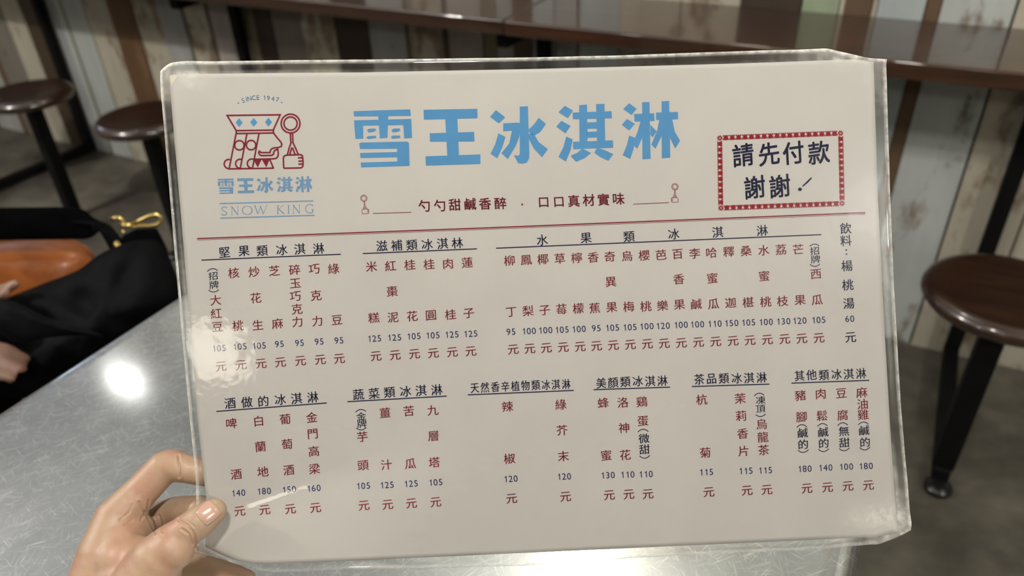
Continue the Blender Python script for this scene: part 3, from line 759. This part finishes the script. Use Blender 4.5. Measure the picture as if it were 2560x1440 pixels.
# payment notice in an ornamental frame
NB = lambda x, y: (1760 + x / 5.539, 300 + y / 5.539)
k = Ink()
for ch, x, y in (('請', 540, 485), ('先', 900, 470), ('付', 1235, 455), ('款', 1590, 450), ('謝', 702, 930), ('謝', 1050, 915)):
    put(k, ch, *NB(x, y), 60, -.03, .06, .014, .12, .93)
k.ngon([NB(*p) for p in ((1476, 797), (1490, 797), (1494, 806), (1440, 866), (1375, 922), (1360, 920), (1362, 908), (1410, 862))])
k.ngon([NB(1328 + 27 * math.cos(a), 960 + 24 * math.sin(a)) for a in np.linspace(0, 6.0, 16)])
k.build('notice_lettering', M['navy'], 'navy brush lettering asking to pay first')
k = Ink()
OUT = [np.array(p, float) for p in ((178, 213), (1928, 143), (1950, 1192), (195, 1258))]
def motif(c, ex, ey):         # one leaf unit; ey points out of the frame
    T = lambda a, b_: NB(*(c + ex * a + ey * b_))
    k.ngon([T(-.30, -.42), (T(.30, -.42)), T(.40, -.10), T(.26, .20), T(-.26, .20), T(-.40, -.10)])
    k.ngon([T(-.26, .10), T(.26, .10), T(.12, .40), T(0, .28), T(-.12, .40)])
    k.ngon([T(-.48, .34), T(-.20, .10), T(-.14, .22), T(-.30, .44)]); k.ngon([T(.48, .34), T(.20, .10), T(.14, .22), T(.30, .44)])
    k.ngon([T(-.48, -.44), T(-.36, -.40), T(-.42, -.10), T(-.48, -.14)]); k.ngon([T(.48, -.44), T(.36, -.40), T(.42, -.10), T(.48, -.14)])
    k.ngon([T(-.48, .47), T(.48, .47), T(.48, .41), T(-.48, .41)])
BW = 78
for i, cnt in ((0, 18), (1, 11), (2, 18), (3, 11)):
    a, b_ = OUT[i], OUT[(i + 1) % 4]; d = (b_ - a); L_ = np.linalg.norm(d); d /= L_
    o_ = np.array([d[1], -d[0]])
    st = (L_ - 2 * BW) / cnt
    for j in range(cnt):
        motif(a + d * (BW + st * (j + .5)) - o_ * BW / 2, d * st, o_ * BW)
    c = a + d * BW / 2 - o_ * BW / 2
    for an in range(0, 360, 45):
        v_ = np.array([math.cos(math.radians(an + 20)), math.sin(math.radians(an + 20))]); n_ = np.array([-v_[1], v_[0]])
        k.ngon([NB(*(c + v_ * 6)), NB(*(c + v_ * 26 + n_ * 10)), NB(*(c + v_ * 44)), NB(*(c + v_ * 26 - n_ * 10))])
k.build('notice_frame', M['red2'], 'crimson ornamental frame around the notice')
k = Ink()
k.line([(493, 596.5), (1220, 569.5), (2163, 531.5)], 3.0); k.line([(493, 600.3), (1220, 573.2), (2163, 535.2)], 1.0)
k.build('divider_rule', M['wine'], 'wine red double rule across the card')
bpy.data.objects.remove(_go)
k = Ink(); k.ngon([(426, 191), (444, 189), (438, 200), (430, 216), (427, 206)]); k.ngon([(432, 206), (434, 206), (433, 210), (431, 210)])
k.build('corner_stain', M['stain'], 'yellowed worn spot in the top left corner')

# ---- clear film pouch: front and back foil, wider than the card
OT = [(402.5, 180), (411, 170), (424, 160), (440, 156), (466, 153.6), (536, 153.6), (690, 151), (900, 149.4), (1322, 144), (1540, 139), (1920, 126), (2000, 124.7), (2065, 122), (2090, 128), (2168, 145), (2216, 149)]
OR = [(2216, 149), (2213.6, 164), (2216, 211), (2218.5, 300), (2225.5, 500), (2235, 722), (2250.5, 1000), (2267.5, 1200), (2272.5, 1275), (2277, 1310), (2275, 1324)]
OB = [(492, 1376), (550, 1396), (602, 1413), (640, 1424), (677, 1431), (735, 1429), (860, 1423), (1080, 1420), (1293, 1414), (1511, 1402), (1560, 1396), (1613, 1393), (2060, 1373), (2123, 1365.5), (2178, 1360), (2191, 1361), (2242, 1343), (2275, 1324)]
OL = [(402.5, 180), (402, 205), (404, 241), (410, 315), (433, 585), (444.6, 718), (459, 877), (478, 1081), (490, 1200), (493, 1300), (492, 1376)]
gu, gv = 170, 120
G, ss, tt = coons(OT, OR, OB, OL, gu, gv)
fu, fv = uv_of(G[..., 0], G[..., 1])
# distance (metres) outside the card
ed = np.maximum(np.maximum(-fu, fu - 1) * .364, np.maximum(-fv, fv - 1) * .254)
rim = smooth(ed, -.0005, .004)
rng = np.random.RandomState(3)
X_, Y_ = fu * .364, fv * .254
rip = sum(np.sin(X_ * a + Y_ * b_ + c) for a, b_, c in ((95, 60, 1), (-70, 140, 2), (210, -35, .4), (40, 260, 4))) * .00022
cor = sum(np.exp(-(((X_ - a) / r_) ** 2 + ((Y_ - b_) / r_) ** 2)) for a, b_, r_ in ((0, 0, .016), (.352, -.002, .03), (.366, .25, .022), (.0, .245, .02)))
crk = (np.sin(X_ * 900 - Y_ * 1500) + np.sin(X_ * 1500 + Y_ * 700 + 1)) * .00004 * cor
wob = rim * (rip * .25 + crk) + rim * cor * .0006
v, f = grid_slab(S(fu, fv, .00022 + wob + .0 * rim), S(fu, fv, -.0006 + wob * .6 + .0002 * rim))
me = mesh('film_pouch', local(v, MB0), f, M['film'], True)
pouch = link('film_pouch', me, menu)
pouch['label'] = 'clear plastic laminate reaching past the card edges'
sedge = np.minimum(np.minimum(ss, 1 - ss) * 1800, np.minimum(tt, 1 - tt) * 1230)
haze = .02 * rim + .6 * np.exp(-(sedge / 2.0) ** 2) * rim + .55 * np.clip(cor, 0, 1) * smooth(ed, -.012, .003) * .45
haze += .5 * np.exp(-((ed - .0004) / .0006) ** 2) * .5
stain = sum(a * np.exp(-(((X_ - x) / rx) ** 2 + ((Y_ - y) / ry) ** 2)) for x, y, rx, ry, a in ((.352, .243, .016, .007, .45), (.012, .004, .006, .004, .3)))
haze = np.clip(haze + stain, 0, .85)
ha = me.attributes.new('haze', 'FLOAT', 'POINT')
ha.data.foreach_set('value', np.concatenate([haze.ravel(), (haze * .3).ravel()]).astype('f'))

# ------------------------------------------------------------------ soft bodies grown from tapering limbs
def limbs(chains, voxel, smooth_it, name, mat, base, step=.35):
    bm = bmesh.new()
    for ch in chains:
        P = [np.array(c[0], float) for c in ch]; R_ = [c[1] for c in ch]
        for i in range(len(P) - 1):
            L_ = np.linalg.norm(P[i + 1] - P[i]); k = max(1, int(L_ / (min(R_[i], R_[i + 1]) * step)))
            for j in range(k + (i == len(P) - 2)):
                t = j / k; p = P[i] * (1 - t) + P[i + 1] * t; r = R_[i] * (1 - t) + R_[i + 1] * t
                bmesh.ops.create_icosphere(bm, subdivisions=3 if r > 6 * voxel else 2, radius=r, matrix=Matrix.Translation(tuple(p - base)))
    me = bpy.data.meshes.new(name); bm.to_mesh(me); bm.free()
    o = bpy.data.objects.new(name, me); COL.objects.link(o)
    rm = o.modifiers.new('r', 'REMESH'); rm.mode = 'VOXEL'; rm.voxel_size = voxel
    sm = o.modifiers.new('s', 'SMOOTH'); sm.factor = .5; sm.iterations = smooth_it
    bpy.context.view_layer.update()
    ev = o.evaluated_get(bpy.context.evaluated_depsgraph_get())
    m2 = bpy.data.meshes.new_from_object(ev); m2.name = name
    o.modifiers.clear(); o.data = m2; bpy.data.meshes.remove(me)
    m2.materials.clear(); m2.materials.append(mat)
    for p in m2.polygons: p.use_smooth = True
    return o
J = lambda x, y, z, r: (at(np.array(float(x)), np.array(float(y)), np.array(float(z))), r)
HB = at(np.array(230.), np.array(1500.), np.array(.37))
hand = thing('person', 'left hand gripping the menu corner, thumb in front, fingers behind', 'person', tuple(HB))
chains = [
    [J(300, 1620, .372, .0165), J(352, 1480, .379, .0168), J(392, 1402, .3785, .0132), J(427, 1360, .380, .0102), J(462, 1331, .3805, .0086), J(500, 1303, .3820, .0083), J(530, 1281, .3838, .0068), J(537, 1276, .3842, .0062)],      # thumb
    [J(218, 1560, .385, .0165), J(268, 1390, .396, .0150), J(293, 1296, .403, .0116), J(350, 1232, .408, .0094), J(410, 1168, .4125, .0090), J(429, 1163, .4130, .0089), J(470, 1173, .4105, .0076), J(520, 1184, .4055, .0070), J(566, 1196, .4035, .0060)],   # index
    [J(240, 1560, .395, .0165), J(330, 1365, .418, .013), J(385, 1300, .424, .0092), J(440, 1280, .420, .0086), J(500, 1275, .4115, .0080), J(560, 1292, .4075, .0066)],   # middle
    [J(270, 1590, .398, .0165), J(380, 1440, .428, .013), J(460, 1414, .430, .0088), J(540, 1428, .4215, .0070), J(590, 1439, .416, .0060), J(620, 1446, .413, .0047)],   # ring
    [J(290, 1610, .398, .0160), J(390, 1490, .428, .012), J(470, 1458, .430, .0078), J(535, 1468, .424, .0070), J(575, 1478, .4195, .0055)],   # little
    [J(300, 1360, .396, .0120), J(335, 1330, .405, .0105)], [J(425, 1372, .3775, .0102), J(436, 1376, .3775, .0098)], [J(300, 1400, .392, .014), J(350, 1410, .388, .0135), J(380, 1410, .383, .012)],  # web of the thumb
    [J(250, 1560, .378, .020), J(300, 1580, .380, .020)], [J(280, 1440, .395, .0155), J(330, 1460, .386, .016)],
    [J(255, 1570, .380, .024), J(225, 1680, .360, .0255), J(170, 1860, .325, .031), J(90, 2100, .29, .036), (np.array([-.28, -.24, .84]), .040)],   # wrist and forearm
]
body = limbs(chains, .0011, 9, 'hand', M['skin'], HB)
body.parent = hand
def creases(o, base, lines, depth, width):
    sd = o.modifiers.new('s', 'SUBSURF'); sd.levels = 1; sd.render_levels = 1
    bpy.context.view_layer.update()
    m2 = bpy.data.meshes.new_from_object(o.evaluated_get(bpy.context.evaluated_depsgraph_get())); m2.name = o.name
    old = o.data; o.modifiers.clear(); o.data = m2; bpy.data.meshes.remove(old)
    n_ = len(m2.vertices); co = np.empty(n_ * 3); m2.vertices.foreach_get('co', co); co = co.reshape(-1, 3)
    no = np.array([v.normal[:] for v in m2.vertices]); W_ = co + base
    px = project(W_); toward = ((CAM - W_) * no).sum(1) > 0
    dz = np.zeros(n_)
    for ln, k_ in lines:
        P = np.array(ln, float); best = np.full(n_, 1e9)
        for a, b_ in zip(P, P[1:]):
            t_ = np.clip(((px - a) @ (b_ - a)) / ((b_ - a) @ (b_ - a)), 0, 1); best = np.minimum(best, np.linalg.norm(px - a - t_[:, None] * (b_ - a), axis=1))
        x = best / width
        dz += k_ * (-np.exp(-x * x) + .35 * np.exp(-((x - 2.2) / 1.1) ** 2))
    co += no * (dz * depth * toward)[:, None]
    m2.vertices.foreach_set('co', co.ravel()); m2.update()
    for p in m2.polygons: p.use_smooth = True
creases(body, HB, [([(447, 1300), (470, 1313), (486, 1336), (490, 1362)], 1), ([(455, 1323), (472, 1335), (481, 1360)], .8), ([(463, 1298), (484, 1316)], .5), ([(446, 1140), (449, 1165), (448, 1192)], 1.2),
                   ([(347, 1255), (365, 1285), (380, 1312), (388, 1334)], 1.1), ([(372, 1250), (368, 1275), (352, 1300)], .6), ([(300, 1300), (322, 1282), (330, 1262)], .4), ([(312, 1312), (332, 1300)], .4), ([(398, 1290), (408, 1330)], .8)], .0007, 2.6)
E0 = at(np.array(90.), np.array(2100.), np.array(.29)); E1 = np.array([-.28, -.24, .84])
slv = limbs([[(E0 * .75 + E1 * .25, .046), (E0 * .70 + E1 * .30, .045), (E1, .053), (np.array([-.15, -.46, 1.02]), .066)]], .006, 4, 'sleeve', M['cloth'], HB, .3); slv.parent = hand
# nails: laid on the thumb and the little finger
def nail(name, quad, out, edge=.0):
    bm = bmesh.new(); bm.from_mesh(body.data); bvh = BVHTree.FromBMesh(bm)
    A, B_, C_, D_ = [np.array(p, float) for p in quad]; n = 12; vs_ = []; ok = True
    for j in range(n + 1):
        for i in range(n + 1):
            a, b_ = i / n * 2 - 1, j / n * 2 - 1
            a2 = a * math.sqrt(max(0, 1 - b_ * b_ / 4.5)); b2 = b_ * math.sqrt(max(0, 1 - a * a / 4.5))
            s_, t_ = (a2 + 1) / 2, (b2 + 1) / 2
            p = A * (1 - s_) * (1 - t_) + B_ * s_ * (1 - t_) + C_ * s_ * t_ + D_ * (1 - s_) * t_
            d = ray(p[0], p[1]); d /= np.linalg.norm(d)
            hit = bvh.ray_cast(Vector((CAM - HB).tolist()), Vector(d.tolist()))
            if hit[0] is None: ok = False; break
            rim_ = 1 - max(abs(a), abs(b_)) ** 4
            vs_.append(np.array(hit[0] + hit[1] * (out * (.15 + .85 * rim_))))
    bm.free()
    if not ok: return
    N = len(vs_); fs = [(j * (n + 1) + i, (j + 1) * (n + 1) + i, (j + 1) * (n + 1) + i + 1, j * (n + 1) + i + 1) for j in range(n) for i in range(n)]
    o = link(name, mesh(name, vs_, fs, M['nail'], True), hand); o['label'] = 'trimmed nail of the thumb'
    s = o.modifiers.new('s', 'SOLIDIFY'); s.thickness = .0004
    o.modifiers.new('sub', 'SUBSURF').render_levels = 1
nail('thumb_nail', [(486, 1281), (514, 1317), (556, 1283), (524, 1248)], .0007)

# ------------------------------------------------------------------ black bag with gold clasp, orange bag
def inflate(outline, depth, thick, rings=10, tilt=(0, 0), fold=0.0, seed=0, cpt=None):
    P = np.array(outline, float); P = np.concatenate([P, P[:1]])
    d = np.r_[0, np.cumsum(np.linalg.norm(np.diff(P, axis=0), axis=1))]; n = 96
    t = np.linspace(0, d[-1], n, endpoint=False)
    O = np.stack([np.interp(t, d, P[:, 0]), np.interp(t, d, P[:, 1])], 1)
    for _ in range(2): O = (np.roll(O, 1, 0) + 2 * O + np.roll(O, -1, 0)) / 4
    c = np.array(cpt if cpt else O.mean(0)); rs = np.random.RandomState(seed); ph = rs.rand(8) * 6
    V = []; Fc = []
    def ring(s, side):
        q = c + (O - c) * s; h = math.sqrt(max(0, 1 - s ** 2.6))
        x, y = q[:, 0], q[:, 1]
        z = depth + tilt[0] * (x - c[0]) + tilt[1] * (y - c[1])
        w = fold * (np.sin(x * .021 + y * .035 + ph[0]) + .7 * np.sin(-x * .03 + y * .06 + ph[1]) + .5 * np.sin(x * .07 + y * .02 + ph[2])) * (1 - s * .4)
        return at(x, y, z - side * thick * h + w * (side > 0) * h)
    S_ = [1.0, .985, .95, .9, .82, .72, .6, .46, .32, .18, .06]
    V += list(ring(1.0, 1)); 
    for side in (1, -1):
        prev = 0
        for s in S_[1:]:
            st = len(V); V += list(ring(s, side))
            for k in range(n):
                k2 = (k + 1) % n; q = (prev + k, prev + k2, st + k2, st + k); Fc.append(q if side > 0 else q[::-1])
            prev = st
        ce = tuple(prev + k for k in range(n)); Fc.append(ce if side > 0 else ce[::-1])
    return np.array(V), Fc
def soft(name, mat, parent, base, *a, **k):
    v, f = inflate(*a, **k); return link(name, mesh(name, local(v, base), f, mat, True), parent)
BB = at(np.array(220.), np.array(900.), np.array(.98))
bag = thing('shoulder_bag', 'black fabric shoulder bag with a gold clasp beside the steel table', 'bag', tuple(BB))
soft('body', M['cloth'], bag, BB, [(-120, 770), (0, 752), (60, 728), (110, 708), (160, 690), (205, 672), (238, 640), (275, 622), (330, 600), (392, 596), (416, 620), (430, 660), (448, 705), (462, 740), (425, 775), (330, 840), (200, 930), (60, 1000), (-120, 990)],
     .985, .05, tilt=(-.00004, -.00008), fold=.010, seed=2, cpt=(230, 800))
soft('flap', M['cloth'], bag, BB, [(-140, 735), (0, 745), (45, 757), (120, 795), (190, 815), (245, 832), (270, 845), (200, 838), (120, 843), (62, 857), (28, 852), (4, 836), (-60, 800), (-140, 790)], .835, .014, fold=.003, seed=5, cpt=(60, 803), tilt=(.00008, 0))
soft('strap', M['strap'], bag, BB, [(-160, 522), (0, 519), (150, 517), (204, 520), (216, 526), (232, 545), (262, 556), (272, 560), (252, 574), (240, 586), (224, 598), (150, 599), (0, 601), (-160, 606)], 1.045, .010, cpt=(60, 560), fold=.002)
soft('strap_fold', M['cloth'], bag, BB, [(178, 551), (220, 553), (270, 557), (250, 575), (236, 583), (222, 560), (180, 556)], 1.025, .003, cpt=(232, 563))
soft('strap_end', M['cloth'], bag, BB, [(244, 572), (272, 559), (286, 574), (309, 602), (300, 622), (280, 634), (262, 600)], 1.02, .006, cpt=(280, 598))
soft('gusset', M['strap'], bag, BB, [(300, 600), (308, 588), (340, 572), (392, 570), (400, 585), (420, 625), (420, 660), (300, 650), (285, 640)], 1.01, .015, cpt=(350, 612))
def rod(name, pts, z, r, closed, par):
    q = MB(); q.tube([at(np.array(float(x)), np.array(float(y)), np.array(float(z + dz))) - BB for x, y, dz in pts], r, 10, closed); return q.build(name, M['gold'], par, smooth=True)
cl = rod('clasp', [(326, 563, 0), (350, 551, -.003), (374, 540, -.004), (392, 536, -.003), (402, 543, 0), (401, 555, .002), (392, 562, .003), (372, 565, .003), (350, 565, .002), (334, 566, .001)], .985, .0027, True, bag)
rod('ring', [(276, 549, 0), (286, 545, -.003), (298, 544, -.003), (308, 551, 0), (309, 560, .003), (302, 566, .003)], .99, .0026, False, cl)
rod('swivel', [(302, 562, 0), (314, 563, 0), (330, 564, 0)], .985, .0034, False, cl)
rod('pin', [(306, 576, 0), (311, 583, 0)], .985, .0022, False, cl)
rod('buckle', [(288, 607, 0), (298, 617, 0), (307, 628, 0)], 1.0, .0045, False, bag)
OB_ = at(np.array(60.), np.array(760.), np.array(1.12))
ob = thing('handbag', 'glossy orange leather bag behind the black bag at left edge', 'bag', tuple(OB_))
soft('body', M['orange'], ob, OB_, [(-160, 640), (-90, 606), (0, 604), (60, 598), (125, 595), (180, 602), (214, 616), (236, 642), (230, 690), (200, 750), (120, 800), (0, 820), (-160, 800)], 1.13, .06, cpt=(50, 690))
q = MB(); q.tube([at(np.array(float(x)), np.array(float(y)), np.array(1.125)) - OB_ for x, y in ((-150, 634), (-88, 608), (0, 606), (60, 600), (125, 597), (178, 604), (210, 618), (232, 642))], .004, 10)
q.build('rim', M['orange'], ob, smooth=True)

# ------------------------------------------------------------------ the person on the far side: dark clothes, hands at the bag
PB = np.array([-1.3, .42, 0])
per = thing('person', 'person in dark clothes seated left of the steel table, only hands showing', 'person', tuple(PB))
V3 = lambda x, y, z, r: (np.array([x, y, z]), r)
def hand_chain(w, fw, side, s=1.0):
    w = np.array(w); fw = np.array(fw) / np.linalg.norm(fw); sd = np.array(side) / np.linalg.norm(side); up = np.cross(fw, sd)
    ch = []
    for i, (o_, L1, L2) in enumerate(((-.030, .042, .030), (-.010, .046, .034), (.010, .043, .031), (.028, .034, .024))):
        a = w + fw * .035 + sd * o_ * .6; b_ = w + fw * .085 + sd * o_; c = b_ + fw * L1 - up * .006; d = c + fw * L2 * .8 - up * .018
        ch.append([(a, .013), (b_, .0098), (c, .0085), (d, .0065)])
    ch.append([(w + fw * .015 - sd * .012, .016), (w + fw * .05 - sd * .038 - up * .01, .0115), (w + fw * .085 - sd * .045 - up * .014, .0085)])
    ch.append([(w, .021), (w + fw * .05, .018)])
    return ch
F1 = at(np.array(64.), np.array(800.), np.array(.925)); F2 = at(np.array(92.), np.array(915.), np.array(.90))
W1 = F1 + np.array([-.185, -.035, .03]); W2 = F2 + np.array([-.17, -.075, .02])
sk = [[V3(-1.42, 0.280, .50, .13), V3(-1.40, 0.280, .70, .125), V3(-1.40, 0.280, .92, .12)], [V3(-1.40, 0.100, .93, .055), V3(-1.40, 0.280, .97, .07), V3(-1.40, 0.460, .93, .055)],
      [V3(-1.39, 0.280, .98, .055), V3(-1.375, 0.280, 1.07, .052)], [V3(-1.37, 0.280, 1.12, .075), V3(-1.365, 0.280, 1.20, .085), V3(-1.375, 0.280, 1.235, .083)], [V3(-1.30, 0.280, 1.105, .045), V3(-1.29, 0.280, 1.15, .05)], [V3(-1.265, 0.280, 1.165, .013), V3(-1.278, 0.280, 1.195, .009)],
      [V3(-1.37, 0.195, 1.165, .014), V3(-1.375, 0.195, 1.195, .016)], [V3(-1.37, 0.365, 1.165, .014), V3(-1.375, 0.365, 1.195, .016)],
      [V3(-1.40, 0.490, .92, .05), V3(-1.35, 0.450, .72, .043), (W1, .026)], [V3(-1.40, 0.070, .92, .05), V3(-1.30, 0.080, .70, .043), (W2, .026)],
      [V3(-1.40, 0.190, .50, .085), V3(-1.0, 0.300, .50, .065), V3(-.98, 0.290, .10, .045)], [V3(-1.40, 0.370, .50, .085), V3(-1.0, 0.530, .50, .065), V3(-.98, 0.540, .10, .045)],
      [V3(-1.0, 0.290, .05, .04), V3(-.86, 0.280, .035, .032)], [V3(-1.0, 0.540, .05, .04), V3(-.86, 0.550, .035, .032)]]
sk += hand_chain(W1, F1 - W1, (.2, -1, .1)) + hand_chain(W2, F2 - W2, (.2, 1, .1))
bd = limbs(sk, .0045, 4, 'body', M['skin_shaded'], PB, .3); bd.parent = per
jk = [[V3(-1.42, 0.280, .48, .145), V3(-1.40, 0.280, .70, .14), V3(-1.40, 0.280, .93, .13)], [V3(-1.40, 0.090, .93, .068), V3(-1.40, 0.280, .965, .078), V3(-1.40, 0.470, .93, .068)],
      [V3(-1.40, 0.490, .92, .064), V3(-1.35, 0.450, .72, .056), (W1 * .8 + np.array([-1.35, .45, .72]) * .2, .040), (W1 * .97 + np.array([-1.35, .45, .72]) * .03, .036)],
      [V3(-1.40, 0.070, .92, .064), V3(-1.30, 0.080, .70, .056), (W2 * .8 + np.array([-1.30, .08, .70]) * .2, .040), (W2 * .97 + np.array([-1.30, .08, .70]) * .03, .036)]]
j_ = limbs(jk, .007, 4, 'jacket', M['cloth'], PB, .3); j_.parent = per
tr = [[V3(-1.40, 0.190, .50, .10), V3(-1.0, 0.300, .50, .077), V3(-.98, 0.290, .12, .056)], [V3(-1.40, 0.370, .50, .10), V3(-1.0, 0.530, .50, .077), V3(-.98, 0.540, .12, .056)], [V3(-1.42, 0.200, .49, .11), V3(-1.42, 0.360, .49, .11)]]
t_ = limbs(tr, .008, 4, 'trousers', M['cloth'], PB, .3); t_.parent = per
hr = [[V3(-1.40, .28, 1.24, .092), V3(-1.415, .28, 1.19, .09)], [V3(-1.42, .28, 1.20, .085), V3(-1.44, .28, 1.10, .07)]]
h_ = limbs(hr, .007, 4, 'hair', M['hair'], PB, .3); h_.parent = per
for sh in ([[V3(-1.01, .29, .045, .046), V3(-.85, .28, .036, .036)]], [[V3(-1.01, .54, .045, .046), V3(-.85, .55, .036, .036)]]):
    s_ = limbs(sh, .007, 3, 'shoe', M['strap'], PB, .3); s_.parent = per
